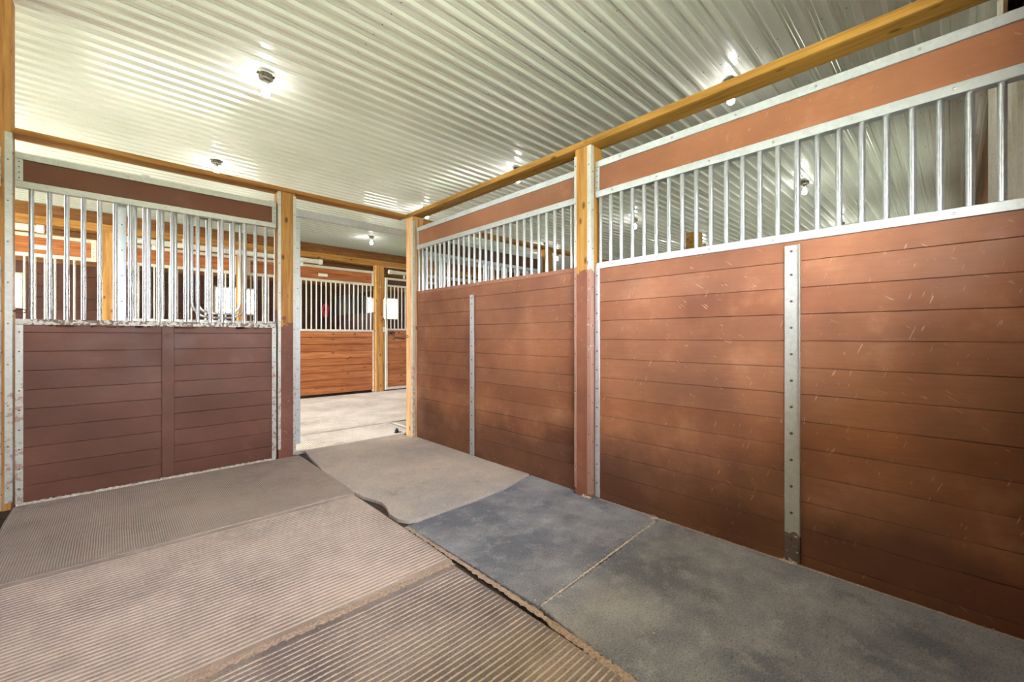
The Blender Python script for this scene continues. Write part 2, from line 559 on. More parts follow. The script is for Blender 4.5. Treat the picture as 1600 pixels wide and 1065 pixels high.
def plank_wall(name, y, wins, wz, pitch, mats, out, face):
    """wall of horizontal planks along X with window openings; out=+1 if the outdoors is at +y"""
    w = struct(name)
    segs = []
    xs = [XL]
    for a, b in wins:
        xs += [a, b]
    xs.append(XR)
    cache = {}
    nrow = int(round((ZC + 0.1) / pitch))
    for r in range(nrow):
        z0 = r * pitch; z1 = z0 + pitch
        rows = [(xs[i], xs[i + 1]) for i in range(0, len(xs), 2)] if (z1 > wz[0] + 1e-3 and z0 < wz[1] - 1e-3) else [(XL, XR)]
        for a, b in rows:
            mat = mats(z0)
            key = (round(b - a, 3), mat.name)
            if key not in cache:
                cache[key] = MB().box(0, b - a, 0, 0.04, 0.002, pitch - 0.002, 0.004).mesh('plank', mat)
            link('plank', cache[key], w, (a, y + (0 if out > 0 else -0.04) + random.uniform(-0.002, 0.002), z0))
    # sheathing behind the planks keeps daylight out of the joints
    sh = MB()
    yy0, yy1 = (y + 0.045, y + 0.09) if out > 0 else (y - 0.09, y - 0.045)
    sh.box(XL - 0.1, XR + 0.1, yy0, yy1, -0.02, wz[0]); sh.box(XL - 0.1, XR + 0.1, yy0, yy1, wz[1], ZC + 0.05)
    for i in range(0, len(xs), 2):
        sh.box(xs[i] - (0.1 if i == 0 else 0), xs[i + 1] + (0.1 if i == len(xs) - 2 else 0), yy0, yy1, wz[0], wz[1])
    part('sheathing', sh, M['far_wood'], w)
    return w


def window(n, a, b, z0, z1, y0, y1, mullions=1):
    w = struct('window_%d' % n, None, None, ((a + b) / 2, (y0 + y1) / 2, z0))
    W = b - a; H = z1 - z0; d = (y1 - y0) / 2 + 0.012
    fr = MB()
    t_ = 0.035
    fr.box(-W / 2, W / 2, -d, d, 0, t_, 0.003); fr.box(-W / 2, W / 2, -d, d, H - t_, H, 0.003)
    fr.box(-W / 2, -W / 2 + t_, -d, d, t_, H - t_, 0.003); fr.box(W / 2 - t_, W / 2, -d, d, t_, H - t_, 0.003)
    part('window_frame', fr, M['white_rail'], w)
    part('mullion', MB().box(-0.012, 0.012, -0.015, 0.015, t_, H - t_, 0.002), M['white_rail'], w)
    for sx in (-1, 1):
        c = sx * (W / 4 - 0.003)
        hw = W / 4 - t_ / 2 - 0.004
        part('pane', MB().box(c - hw, c + hw, -0.003, 0.003, t_, H - t_), M['glass'], w)


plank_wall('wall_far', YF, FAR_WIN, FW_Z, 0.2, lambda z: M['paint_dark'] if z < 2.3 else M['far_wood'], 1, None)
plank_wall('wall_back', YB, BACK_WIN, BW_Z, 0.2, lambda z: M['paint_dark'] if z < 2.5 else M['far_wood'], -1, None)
wc = 1
for a, b in FAR_WIN:
    window(wc, a, b, FW_Z[0], FW_Z[1], YF, YF + 0.09); wc += 1
for a, b in BACK_WIN:
    window(wc, a, b, BW_Z[0], BW_Z[1], YB - 0.09, YB); wc += 1
# added overhangs outside, unseen: block upper sky so daylight comes mostly from the ground
for nm, y0, y1 in (('sky_blocker_back', YB - 1.1, YB - 0.1), ('sky_blocker_far', YF + 0.1, YF + 1.1)):
    struct('trim_' + ('3' if nm == 'sky_blocker_back' else '4'), MB().box(XL - 0.2, XR + 0.2, y0, y1, 2.62, 2.70), M['white_rail'])
struct('wall_right', MB().box(XR, XR + 0.1, YB - 0.1, YF + 0.1, -0.02, ZC + 0.05), M['white_rail'])
for nm, x0, x1 in (('wall_left', XL - 0.1, XL),):
    wb = MB()
    wb.box(x0, x1, YB - 0.1, 4.6, -0.02, ZC + 0.05); wb.box(x0, x1, 8.0, YF + 0.1, -0.02, ZC + 0.05)
    wb.box(x0, x1, 4.6, 8.0, 3.0, ZC + 0.05)
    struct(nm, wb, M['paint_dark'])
# header board under the liner along the far wall
struct('trim_1', MB().box(XL, XR, YF - 0.05, YF - 0.002, ZC - 0.06, ZC - 0.02, 0.004), M['beam_x'])
# ribbed white liner on the back wall of the neighbouring stall
lp = MB(); pts = []
x = 2.53
while x < 5.38:
    pts += [(x, 0), (x + 0.20, 0), (x + 0.215, -0.018 * -1), (x + 0.245, 0.018), (x + 0.26, 0)]
    x += 0.26
pts = [p for p in pts if p[0] < 5.4] + [(5.4, 0)]
for z in (0.0, None):                       # lower near the partition, full height further on
    lp.v += [(px, -0.22 + py, (2.5 if px < 3.8 else ZC - 0.02) if z is None else z) for px, py in pts]
k = len(pts)
for i in range(k - 1):
    lp.f.append((i, i + 1, i + 1 + k, i + k)); lp.sm.append(False)
lp.box(5.385, 5.41, YB, -0.215, 0, ZC - 0.02)
struct('trim_2', lp, M['white_rail'])


# ------------------------------------------------------------------ stall partitions
def bar_mesh(r, z0, z1, mat):
    return MB().tube([(0, 0, z0), (0, 0, z1)], r, 12, False).mesh('bar', mat)


def partition(name, label, cat, loc, rz, L, bounds, z_sill, sill_h, z_bt, z_top, mats, stiff=None, bar0=0.05,
              spacing=0.0835, flange=0.035, end_channel=True, stiff_w=0.068, stiff_top=None, rail_mat=None, group=None,
              header_boards=1, bar_r=0.0134, bolts=True, gap=0.0009):
    """local x along the wall, face towards local -y, z up"""
    T = 0.038
    root = thing(name, label, cat, loc, rz, group)
    root['kind'] = 'thing'
    cache = {}
    for z0, z1 in zip(bounds, bounds[1:]):
        key = round(z1 - z0, 4)
        if key not in cache:
            cache[key] = MB().box(0, L, 0, T, gap, key - gap, gap * 2).box(0.002, L - 0.002, 0.022, 0.032, key - 0.004 - gap, key + 0.006 + gap).mesh('plank', mats['plank'])
        link('plank', cache[key], root, (0, random.uniform(-0.0015, 0.0015), z0))
    rm = mats.get('sill', mats['rail'])
    sill = part('sill_rail', MB().box(0, L, -0.006, T + 0.006, z_sill - sill_h, z_sill, 0.002), rm, root)
    n = int((L - 2 * bar0) / spacing + 1e-6) + 1
    bm_ = bar_mesh(bar_r, z_sill, z_bt, mats['bar'])
    for i in range(n):
        link('bar', bm_, root, (bar0 + i * spacing, T / 2, 0))
    lower = part('lower_rail', MB().box(0, L, -0.006, T + 0.006, z_bt, z_bt + 0.045, 0.002), mats['rail'], root)
    part('top_rail', MB().box(0, L, -0.006, T + 0.006, z_top - 0.045, z_top, 0.002), mats['rail'], root)
    hz0, hz1 = z_bt + 0.045, z_top - 0.045
    for b in range(header_boards):
        a0 = hz0 + (hz1 - hz0) * b / header_boards; a1 = hz0 + (hz1 - hz0) * (b + 1) / header_boards
        part('header_board', MB().box(0.004, L - 0.004, 0.001, T, a0 + 0.001, a1 - 0.001, 0.002), mats['header'], root)
    if flange:
        for xa, xb in ((0, flange), (L - flange, L)):
            f = part('end_flange', MB().box(xa, xb, -0.0075, T + 0.0075, hz0 + 0.001, hz1 - 0.001, 0.001), mats['rail'], root)
            bb = MB()
            for j in range(4):
                bb.dome((xa + xb) / 2, -0.0075, hz0 + (hz1 - hz0) * (j + 0.5) / 4, 0.0045, 0.003)
            part('screws', bb, M['bolt'], f, kind='stuff')
    if end_channel:
        for xa, xb in ((0, 0.036), (L - 0.036, L)):
            f = part('end_channel', MB().box(xa, xb, -0.008, T + 0.008, 0.0, z_sill - sill_h - 0.001, 0.0015), mats.get('channel', mats['rail']), root)
            bb = MB()
            z = 0.1
            while z < z_sill - 0.08:
                bb.dome((xa + xb) / 2, -0.008, z, 0.0055, 0.004); z += 0.132
            part('bolts', bb, M['bolt'], f, kind='stuff')
    if stiff is not None:
        st = stiff_top or z_sill - sill_h - 0.02
        w = stiff_w
        sm = MB()
        sm.box(stiff - w / 2, stiff + w / 2, -0.010, -0.004, 0.005, st, 0.0012)
        sm.box(stiff + w / 2 - 0.004, stiff + w / 2, -0.024, -0.004, 0.005, st, 0.001)
        f = part('stiffener', sm, mats.get('stiff', mats['rail']), root)
        bb = MB()
        for k_, z0 in enumerate(bounds[1:-1]):
            bb.dome(stiff - 0.004, -0.010, z0 - 0.066, 0.0065, 0.005)
        bb.dome(stiff - 0.004, -0.010, st - 0.03, 0.0065, 0.005)
        part('bolts', bb, M['bolt'], f, kind='stuff')
    if bolts:
        for rail, zc in ((sill, z_sill - sill_h / 2), (lower, z_bt + 0.024)):
            bb = MB(); x_ = 0.14
            while x_ < L:
                bb.dome(x_, -0.006, zc, 0.0065, 0.005); x_ += 0.32
            part('bolts', bb, M['bolt_bright'], rail, kind='stuff')
        bb = MB(); x_ = 0.2
        while x_ < L:
            bb.dome(x_, -0.006, z_top - 0.022, 0.0065, 0.005); x_ += 0.36
        part('bolts', bb, M['bolt_bright'], root, kind='stuff')
    return root


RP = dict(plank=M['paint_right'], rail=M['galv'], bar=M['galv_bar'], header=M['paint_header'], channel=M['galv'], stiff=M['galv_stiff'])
RB = [-0.018] + [0.047 + 0.132 * k for k in range(12)] + [1.60]
RX = 2.46
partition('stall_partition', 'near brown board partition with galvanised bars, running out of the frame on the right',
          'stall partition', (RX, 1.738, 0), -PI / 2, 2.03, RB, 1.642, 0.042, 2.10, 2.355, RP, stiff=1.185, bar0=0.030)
RP2 = dict(RP); RP2['sill'] = M['galv_paint']; RP2['stiff'] = M['galv']
partition('stall_partition', 'far brown board partition between the corner post and the middle post, with a brown sill',
          'stall partition', (RX, 4.146, 0), -PI / 2, 2.260, RB, 1.632, 0.034, 2.10, 2.345, RP2, stiff=1.01, bar0=0.012, stiff_top=1.52, end_channel=False)
# left partition, beside the camera, closes the stall on the other side
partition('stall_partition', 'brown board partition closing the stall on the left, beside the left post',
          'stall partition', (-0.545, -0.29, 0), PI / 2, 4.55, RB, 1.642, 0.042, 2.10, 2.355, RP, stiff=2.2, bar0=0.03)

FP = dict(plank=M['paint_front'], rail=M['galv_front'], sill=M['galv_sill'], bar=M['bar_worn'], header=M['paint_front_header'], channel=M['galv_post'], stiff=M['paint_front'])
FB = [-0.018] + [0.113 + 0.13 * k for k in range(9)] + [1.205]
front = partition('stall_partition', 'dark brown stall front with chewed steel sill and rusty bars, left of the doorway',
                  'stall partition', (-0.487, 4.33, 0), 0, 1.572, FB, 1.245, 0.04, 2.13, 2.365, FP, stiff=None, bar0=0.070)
# painted centre batten over the boards, screwed
cb = part('batten', MB().box(0.755, 0.832, -0.014, -0.002, 0.0, 1.2, 0.002), M['paint_front'], front)
bb = MB()
for j in range(9):
    bb.dome(0.795, -0.014, 0.09 + 0.13 * j, 0.006, 0.004)
part('screws', bb, M['bolt'], cb, kind='stuff')
# chewed splinters hanging off the sill edge
sp = MB()
for j in range(26):
    x_ = random.uniform(0.15, 1.45); l_ = random.uniform(0.015, 0.06)
    sp.box(x_, x_ + l_, -0.012, -0.003, 1.196 - random.uniform(0.0, 0.006), 1.208, 0.002)
part('splinters', sp, M['rust'], front, kind='stuff')


# ------------------------------------------------------------------ sliding door behind the front
def u_path(x0, x1, zt, zb, r, y):
    p = [(x0, y, zt), (x0, y, zb + r)]
    for k in range(1, 7):
        a = PI + (PI / 2) * k / 6
        p.append((x0 + r + r * math.cos(a), y, zb + r + r * math.sin(a)))
    for k in range(0, 7):
        a = 1.5 * PI + (PI / 2) * k / 6
        p.append((x1 - r + r * math.cos(a), y, zb + r + r * math.sin(a)))
    p.append((x1, y, zt))
    return p


door = thing('sliding_door', 'galvanised sliding stall door slid open behind the dark brown stall front', 'sliding door', (0.0, 4.475, 0))
DW = 1.338
for xa in (0.012, DW - 0.052):
    f = part('stile', MB().box(xa, xa + 0.052, 0, 0.035, 0.06, 2.27, 0.002), M['galv'], door)
    bb = MB()
    for j in range(11):
        bb.dome(xa + 0.026, 0, 0.2 + 0.2 * j, 0.005, 0.003)
    part('screws', bb, M['bolt'], f, kind='stuff')
part('top_rail', MB().box(0.064, DW - 0.052, 0, 0.035, 2.225, 2.27, 0.002), M['galv'], door)
part('sill_rail', MB().box(0.064, DW - 0.052, 0, 0.035, 1.235, 1.27, 0.002), M['galv_front'], door)
part('bottom_rail', MB().box(0.064, DW - 0.052, 0, 0.035, 0.06, 0.10, 0.002), M['galv'], door)
pm = {}
for j in range(9):
    h = (1.235 - 0.10) / 9
    if 'p' not in pm:
        pm['p'] = MB().box(0.064, DW - 0.052, 0.003, 0.032, 0.0005, h - 0.0005, 0.0013).mesh('plank', M['paint_front'])
    link('plank', pm['p'], door, (0, 0, 0.10 + h * j))
bmw = bar_mesh(0.0127, 1.27, 2.225, M['bar_worn'])
for j in range(14):
    x_ = 0.115 + j * 0.0838
    if 0.50 < x_ < 0.84:
        continue
    link('bar', bmw, door, (x_, 0.018, 0))
bmy = bar_mesh(0.0127, 1.33, 2.15, M['bar_worn'])
for x_ in (0.585, 0.672, 0.76):
    link('yoke_bar', bmy, door, (x_, 0.018, 0))
part('yoke_hoop', MB().tube(u_path(0.475, 0.865, 2.225, 1.29, 0.13, 0.006), 0.0115, 10), M['bar_worn'], door)
part('yoke_gate', MB().tube(u_path(0.515, 0.83, 2.15, 1.33, 0.10, 0.02) + [(0.515, 0.02, 2.15)], 0.0115, 10), M['galv_bar'], door)

track = thing('door_track', 'grey galvanised box rail above the open doorway carrying the sliding door', 'door track', (-0.15, 4.45, 2.31))
part('rail', MB().box(0, 2.95, 0, 0.055, 0, 0.07, 0.004), M['galv'], track)
for x_ in (0.3, 1.2):
    part('bracket', MB().box(x_, x_ + 0.05, -0.03, 0.0, 0.0, 0.10, 0.002), M['galv'], track)
for x_ in (0.32, 1.30):
    part('hanger', MB().box(x_, x_ + 0.035, 0.022, 0.032, -0.038, 0.0, 0.001), M['galv'], track)


# ------------------------------------------------------------------ posts
def post(name, label, x0, x1, y0, y1, z1, mat, plies=0, ply_axis='x', z0=-0.02):
    root = thing(name, label, 'post', ((x0 + x1) / 2, (y0 + y1) / 2, z0))
    W = (x1 - x0) / 2; D = (y1 - y0) / 2
    if plies:
        w = 2 * W / plies
        for k_ in range(plies):
            part('ply', MB().box(-W + k_ * w + 0.0008, -W + (k_ + 1) * w - 0.0008, -D + (0.003 if k_ % 2 else 0), D, 0, z1 - z0, 0.003), mat, root)
    else:
        part('timber', MB().box(-W, W, -D, D, 0, z1 - z0, 0.005), mat, root)
    return root, W, D


def angle_iron(root, sx, sy, W, D, z0, z1, mat, w=0.026, thick=0.004, step=0.27):
    """galvanised angle wrapped over one vertical corner (sx, sy) of a post"""
    mb = MB()
    X = sx * W; Y = sy * D
    def bx(xa, xb, ya, yb):
        mb.box(min(xa, xb), max(xa, xb), min(ya, yb), max(ya, yb), z0, z1, 0.001)
    bx(X + sx * thick, X - sx * w, Y + sy * 0.0002, Y + sy * thick)
    bx(X + sx * 0.0002, X + sx * thick, Y + sy * 0.0002, Y - sy * w)
    o = part('corner_angle', mb, mat, root)
    bb = MB(); z = z0 + 0.1
    while z < z1 - 0.02:
        bb.dome(X - sx * w * 0.5, Y + sy * thick, z, 0.0045, 0.003, (0, sy, 0))
        bb.dome(X + sx * thick, Y - sy * w * 0.5, z + 0.05, 0.0045, 0.003, (sx, 0, 0))
        z += step
    part('screws', bb, M['bolt'], o, kind='stuff')


PZ = 2.47
r, W, D = post('post', 'laminated timber post at the left edge, rising past the beam to the ceiling', -0.645, -0.497, 4.28, 4.42, ZC - 0.02, M['post'], 3)
angle_iron(r, 1, -1, W, D, 0.05, 2.49, M['galv_post'], 0.03)
r, W, D = post('post', 'timber post left of the doorway with brown paint on its lower half', 1.092, 1.236, 4.28, 4.42, PZ, M['post_front'])
angle_iron(r, -1, -1, W, D, 0.1, 2.485, M['galv_post'], 0.020)
angle_iron(r, 1, -1, W, D, 0.03, 2.465, M['galv_post'], 0.020)
r, W, D = post('post', 'pale timber corner post right of the doorway where the two walls meet', 2.41, 2.545, 4.15, 4.30, PZ, M['post_corner'])
angle_iron(r, -1, -1, W, D, 0.03, 2.44, M['galv_post'], 0.024)
part('eye_bolt', MB().tube([(-W - 0.012, 0.03 + 0.022 * math.cos(a), 1.145 + 0.014 * math.sin(a)) for a in [2 * PI * k_ / 12 for k_ in range(13)]], 0.004, 6), M['rust'], r)
r, W, D = post('post', 'timber post in the middle of the right wall, painted brown below the bars', 2.41, 2.55, 1.742, 1.882, PZ, M['post_mid'])
angle_iron(r, -1, -1, W, D, 0.04, 2.485, M['galv_post_mid'], 0.030)
angle_iron(r, -1, 1, W, D, 0.06, 2.44, M['galv_post_mid'], 0.016)
r, W, D = post('post', 'timber post in the neighbouring stall front, seen through the far bars', 4.77, 4.92, 4.28, 4.42, PZ, M['post_mid'])
r, W, D = post('post', 'yellow post top standing alone behind the near bars', 5.62, 5.78, 2.34, 2.50, 2.53, M['beam_y'])
r, W, D = post('post', 'aisle post behind the left end of the open front grille', -0.18, 0.0, 8.12, 8.27, 2.585, M['post'])
r, W, D = post('post', 'aisle post seen through the hoop of the sliding door', 1.47, 1.60, 8.12, 8.27, 2.585, M['post'])
r, W, D = post('post', 'aisle post across the doorway between the pine front and its sliding door', 3.872, 4.05, 8.12, 8.27, 2.585, M['post'])
part('tie_ring', MB().tube([(0.0 + 0.018 * math.cos(a), -D - 0.008, 2.16 + 0.018 * math.sin(a)) for a in [2 * PI * k_ / 10 for k_ in range(11)]], 0.005, 6), M['bolt_bright'], r)
part('latch_plate', MB().box(0.052, 0.092, -D - 0.012, -D - 0.001, 1.24, 1.34, 0.004), M['white_plastic'], r)

# ------------------------------------------------------------------ plate beams on the posts
def beam(label, x0, x1, y0, y1, z0, z1, mat):
    me = MB().box(x0 - (x0 + x1) / 2, x1 - (x0 + x1) / 2, y0 - (y0 + y1) / 2, y1 - (y0 + y1) / 2, 0, z1 - z0, 0.004).mesh('plate_beam', mat)
    return thing('plate_beam', label, 'beam', ((x0 + x1) / 2, (y0 + y1) / 2, z0), 0, None, me)


beam('timber plate lying along the post tops above the stall front and doorway', -0.497, 2.404, 4.278, 4.418, PZ, PZ + 0.04, M['beam_x'])
beam('timber plate beam running along the top of the right wall posts to the upper right corner', 2.405, 2.545, -0.28, 4.30, PZ, PZ + 0.045, M['beam_y'])
beam('timber plate over the neighbouring stall front, continuing past the corner post', 2.55, 13.4, 4.278, 4.418, PZ - 0.01, PZ + 0.035, M['beam_x'])
beam('timber plate over the stall fronts across the aisle', -3.4, 13.4, 8.15, 8.24, 2.585, 2.69, M['beam_x'])
beam('long header beam under the ceiling above the far wall', XL + 0.02, XR - 0.02, YF - 0.14, YF - 0.055, 2.98, ZC - 0.022, M['far_wood'])

# ------------------------------------------------------------------ neighbouring stall front
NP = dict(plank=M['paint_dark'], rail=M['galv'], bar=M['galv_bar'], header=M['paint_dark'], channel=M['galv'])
partition('stall_partition', 'front of the neighbouring stall seen through the far bars, dark brown header board',
          'stall partition', (2.56, 4.34, 0), 0, 2.20, FB, 1.245, 0.04, 2.10, 2.34, NP, bar0=0.05, bolts=False)
# ------------------------------------------------------------------ stall fronts across the aisle
OB = [0.03] + [0.03 + 0.135 * k for k in range(1, 9)] + [1.22]
OP = dict(plank=M['pine'], rail=M['white_rail'], bar=M['white_rail'], header=M['pine'])
for x0, x1, lab in ((-3.3, -0.19, 'pine stall front across the aisle, seen through the left bars of the open front'),
                    (0.01, 1.46, 'pine stall front across the aisle, behind the hooped sliding door'),
                    (1.61, 3.862, 'orange pine stall front across the aisle, framed by the doorway')):
    partition('stall_partition', lab, 'stall partition', (x0, 8.19, 0), 0, x1 - x0, OB, 1.262, 0.04, 2.16, 2.46, OP,
              bar0=0.06, spacing=0.0887, flange=0.05, header_boards=2, bolts=False, bar_r=0.012, gap=0.0045)
odoor = thing('sliding_door', 'pine sliding door with white steel frame at the right edge of the doorway view', 'sliding door', (4.035, 8.04, 0))
ow = 1.25
for xa in (0, ow - 0.05):
    part('stile', MB().box(xa, xa + 0.05, 0, 0.04, 0.03, 2.34, 0.003), M['white_rail'], odoor)
for za, zb in ((2.30, 2.34), (2.16, 2.195), (1.255, 1.29), (0.03, 0.08)):
    part('rail', MB().box(0.05, ow - 0.05, 0, 0.04, za, zb, 0.003), M['white_rail'], odoor)
part('header_board', MB().box(0.05, ow - 0.05, 0.006, 0.034, 2.196, 2.299, 0.002), M['paint_dark'], odoor)
h = (1.255 - 0.08) / 9
pmesh = MB().box(0.05, ow - 0.05, 0.006, 0.034, 0.004, h - 0.004, 0.007).box(0.052, ow - 0.052, 0.014, 0.026, h - 0.006, h + 0.006).mesh('plank', M['pine'])
for j in range(9):
    link('plank', pmesh, odoor, (0, 0, 0.08 + h * j))
bme = bar_mesh(0.011, 1.29, 2.16, M['white_rail'])
for j in range(13):
    link('bar', bme, odoor, (0.13 + 0.0835 * j, 0.02, 0))
lt = MB().tube([(0.06, -0.03, 1.20), (0.20, -0.03, 1.20)], 0.012, 8)
lt.tube([(0.16, -0.035, 1.24), (0.17, -0.04, 1.12)], 0.010, 8)
lt.tube([(0.20, -0.03, 1.10), (0.42, -0.03, 1.08), (0.44, -0.005, 1.08)], 0.012, 8)
lt.box(0.10, 0.15, -0.03, 0.0, 1.17, 1.23, 0.004)
part('latch', lt, M['black_steel'], odoor)


def pipe_track(label, x0, x1, y, z, r):
    t_ = thing('door_track', label, 'door track', (x0, y, z))
    part('pipe', MB().tube([(0, 0, 0), (x1 - x0, 0, 0)], r, 14), M['white_rail'], t_)
    for xa in (0.02, x1 - x0 - 0.05):
        part('end_cap', MB().tube([(xa - 0.015, 0, 0), (xa + 0.045, 0, 0)], r * 1.18, 14), M['white_plastic'], t_)
    for xa in (0.35, x1 - x0 - 0.35):
        part('hanger', MB().box(xa - 0.02, xa + 0.02, -0.008, 0.008, -0.11, -r, 0.002), M['white_plastic'], t_)
    for xa in (0.7, x1 - x0 - 0.7):
        part('bracket', MB().box(xa - 0.02, xa + 0.02, -0.006, 0.0, r * 0.9, 2.60 - z, 0.001).box(xa - 0.02, xa + 0.02, -0.006, 8.149 - y, 2.60 - z, 2.606 - z, 0.001), M['white_rail'], t_)


pipe_track('white round door track ending behind the left bars of the open front', -3.1, -0.66, 8.04, 2.50, 0.045)
pipe_track('white round door track across the aisle, ending inside the doorway view', 0.06, 2.78, 8.04, 2.50, 0.042)
pipe_track('white round door track above the sliding door across the aisle', 4.08, 6.9, 7.99, 2.455, 0.040)

# dividing walls of the stalls across the aisle
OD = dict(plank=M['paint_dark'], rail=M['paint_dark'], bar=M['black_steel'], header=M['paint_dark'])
for x_, lab in ((-0.09, 'dark divider behind the pine fronts at the left aisle post'), (3.96, 'dark divider behind the pine fronts at the right aisle post')):
    partition('stall_divider', lab, 'stall divider', (x_ - 0.02, 10.79, 0), -PI / 2, 2.45, RB, 1.642, 0.042, 2.10, 2.345, OD, bar0=0.05, bolts=False)
hl = MB()
pth = [(0.05 * math.cos(a) * (1.0 if math.sin(a) > 0 else 0.7), 0, 0.12 * math.sin(a)) for a in [2 * PI * k_ / 14 for k_ in range(15)]]
hl.tube(pth, 0.016, 6); hl.tube([(-0.045, 0, -0.02), (0.045, 0, -0.02)], 0.014, 6)
thing('halter', 'small red halter hanging behind the pine stall front bars', 'halter', (2.92, 8.26, 1.62), 0, None, hl.mesh('halter', M['red']))


# ------------------------------------------------------------------ ceiling lamps
def make_lamp(label, x, y):
    root = thing('ceiling_lamp', label, 'lamp', (x, y, ZC - 0.025), 0, 'bare bulb lamps on the liner ceiling')
    return root


box = MB().lathe([(0.001, 0), (0.056, 0), (0.056, -0.038), (0.050, -0.042), (0.001, -0.042)], n=8)
box.sm = [False] * len(box.sm)
box.box(-0.068, -0.05, -0.02, 0.02, -0.004, 0.0)
box.box(0.05, 0.068, -0.02, 0.02, -0.004, 0.0)
box_me = box.mesh('junction_box', M['rust'])
t = NT('grey_box_steel', 0.5, 0.6)
t.color(t.ramp(t.noise(60, 3), [(0.35, rgb(70, 64, 52)), (0.65, rgb(112, 106, 92))])); box_me.materials[0] = t.m
sock_me = MB().lathe([(0.001, -0.042), (0.020, -0.042), (0.024, -0.060), (0.022, -0.085), (0.015, -0.088), (0.001, -0.088)], n=14).mesh('socket', NT('grey_socket', 0.5).color(rgb(150, 146, 140)).m)
bulb_me = MB().lathe([(0.013, -0.080), (0.014, -0.100), (0.020, -0.118), (0.029, -0.138), (0.0315, -0.155), (0.029, -0.172), (0.020, -0.184), (0.008, -0.190), (0.0005, -0.191)], n=16).mesh('bulb', M['bulb'])
LAMPS = [(0.94, 4.07, 'bare bulb lamp on the ceiling inside the open stall, the largest lamp seen whole'),
         (0.94, 6.49, 'bare bulb lamp on the ceiling just above the plate over the left stall front'),
                 (4.17, 8.98, 'bare bulb lamp seen through the open doorway beneath the door track'),
         (3.97, 1.36, 'bulb lamp peeping past the lower edge of the right plate beam, nearer of two'),
         (3.92, 4.02, 'bulb lamp peeping past the right plate beam left of the middle post'),
         (3.95, 6.33, 'bulb lamp at the end of the right plate beam above the corner post'),
         (7.27, 1.49, 'bulb lamp seen whole between the near bars right of centre'),
         (7.23, 4.20, 'bulb lamp seen between the first near bars beside the middle post'),
         (7.52, 6.75, 'bulb lamp seen between the far bars left of the middle post'),
         (10.43, 1.53, 'small bulb lamp just above the near sill rail'),
         (10.43, 4.2, 'distant bulb lamp low behind the near bars'),
         (8.7, 7.4, 'distant bulb lamp low at the right end of the far bars')]
for x_, y_, lab in LAMPS:
    r = make_lamp(lab, x_, y_)
    link('junction_box', box_me, r); link('socket', sock_me, r); link('bulb', bulb_me, r)


# ------------------------------------------------------------------ rubber mats
def edge_noise(seed, amp, freq=3.0):
    rr = random.Random(seed); ph = [rr.uniform(0, 6.28) for _ in range(4)]
    return lambda s: amp * (math.sin(s * freq + ph[0]) + 0.5 * math.sin(s * freq * 2.7 + ph[1]) + 0.25 * math.sin(s * freq * 7.1 + ph[2])) / 1.75


def ridge_mat(label, x0, x1, y0, y1, pitch, depth, axis, mat, seed, margin=0.03, na=28, groove=0.3, slope=0.0):
    """ribbed mat; ribs run along `axis`; thickness 18 mm, top at z=0, sub-millimetre sag"""
    e0, e1, e2, e3 = (edge_noise(seed + i, 0.006) for i in range(4))
    if axis == 'x':
        s0, s1, t0, t1 = x0, x1, y0, y1
    else:
        s0, s1, t0, t1 = y0, y1, x0, x1
    L = t1 - t0
    prof = [(0.0, -0.018), (0.0, -0.0005), (margin, -0.0005)]
    p = margin
    while p < L - margin - pitch:
        g = pitch * groove
        prof += [(p + 0.12 * pitch, -depth), (p + 0.12 * pitch + g, -depth), (p + 0.24 * pitch + g, 0), (p + pitch, 0)]
        p += pitch
    prof += [(L - margin, -0.0005), (L, -0.0005), (L, -0.018)]
    mb = MB(); cols = na + 1
    for i in range(cols):
        f = i / na
        for q, z in prof:
            w = q / L
            tt = t0 + q + e0(s0 + f * (s1 - s0)) * (1 - w) + e1(s0 + f * (s1 - s0)) * w
            ss = s0 + f * (s1 - s0) + (e2(tt) if i == 0 else e3(tt) if i == na else 0) + slope * (tt - t0) * (f if axis == 'y' else f)
            zz = z
            if i in (0, na) and z > -0.01:
                zz = -0.0005 if z > -0.001 else z * 0.4
            mb.v.append((ss, tt, zz) if axis == 'x' else (tt, ss, zz))
    n_ = len(prof)
    for i in range(cols - 1):
        for j in range(n_ - 1):
            a, b, c, d = i * n_ + j, (i + 1) * n_ + j, (i + 1) * n_ + j + 1, i * n_ + j + 1
            mb.f.append((a, b, c, d) if axis == 'x' else (a, d, c, b)); mb.sm.append(False)
    for i in (0, cols - 1):                   # end skirts
        for j in range(n_ - 1):
            a, b = i * n_ + j, i * n_ + j + 1
            va, vb = mb.v[a], mb.v[b]
            k0 = len(mb.v)
            mb.v += [(va[0], va[1], -0.018), (vb[0], vb[1], -0.018)]
            mb.f.append((a, b, k0 + 1, k0)); mb.sm.append(False)
    cx, cyy = (x0 + x1) / 2, (y0 + y1) / 2
    mb.v = [(a - cx, b - cyy, c) for a, b, c in mb.v]
    return thing('rubber_mat', label, 'mat', (cx, cyy, 0), 0, None, mb.mesh('rubber_mat', mat))


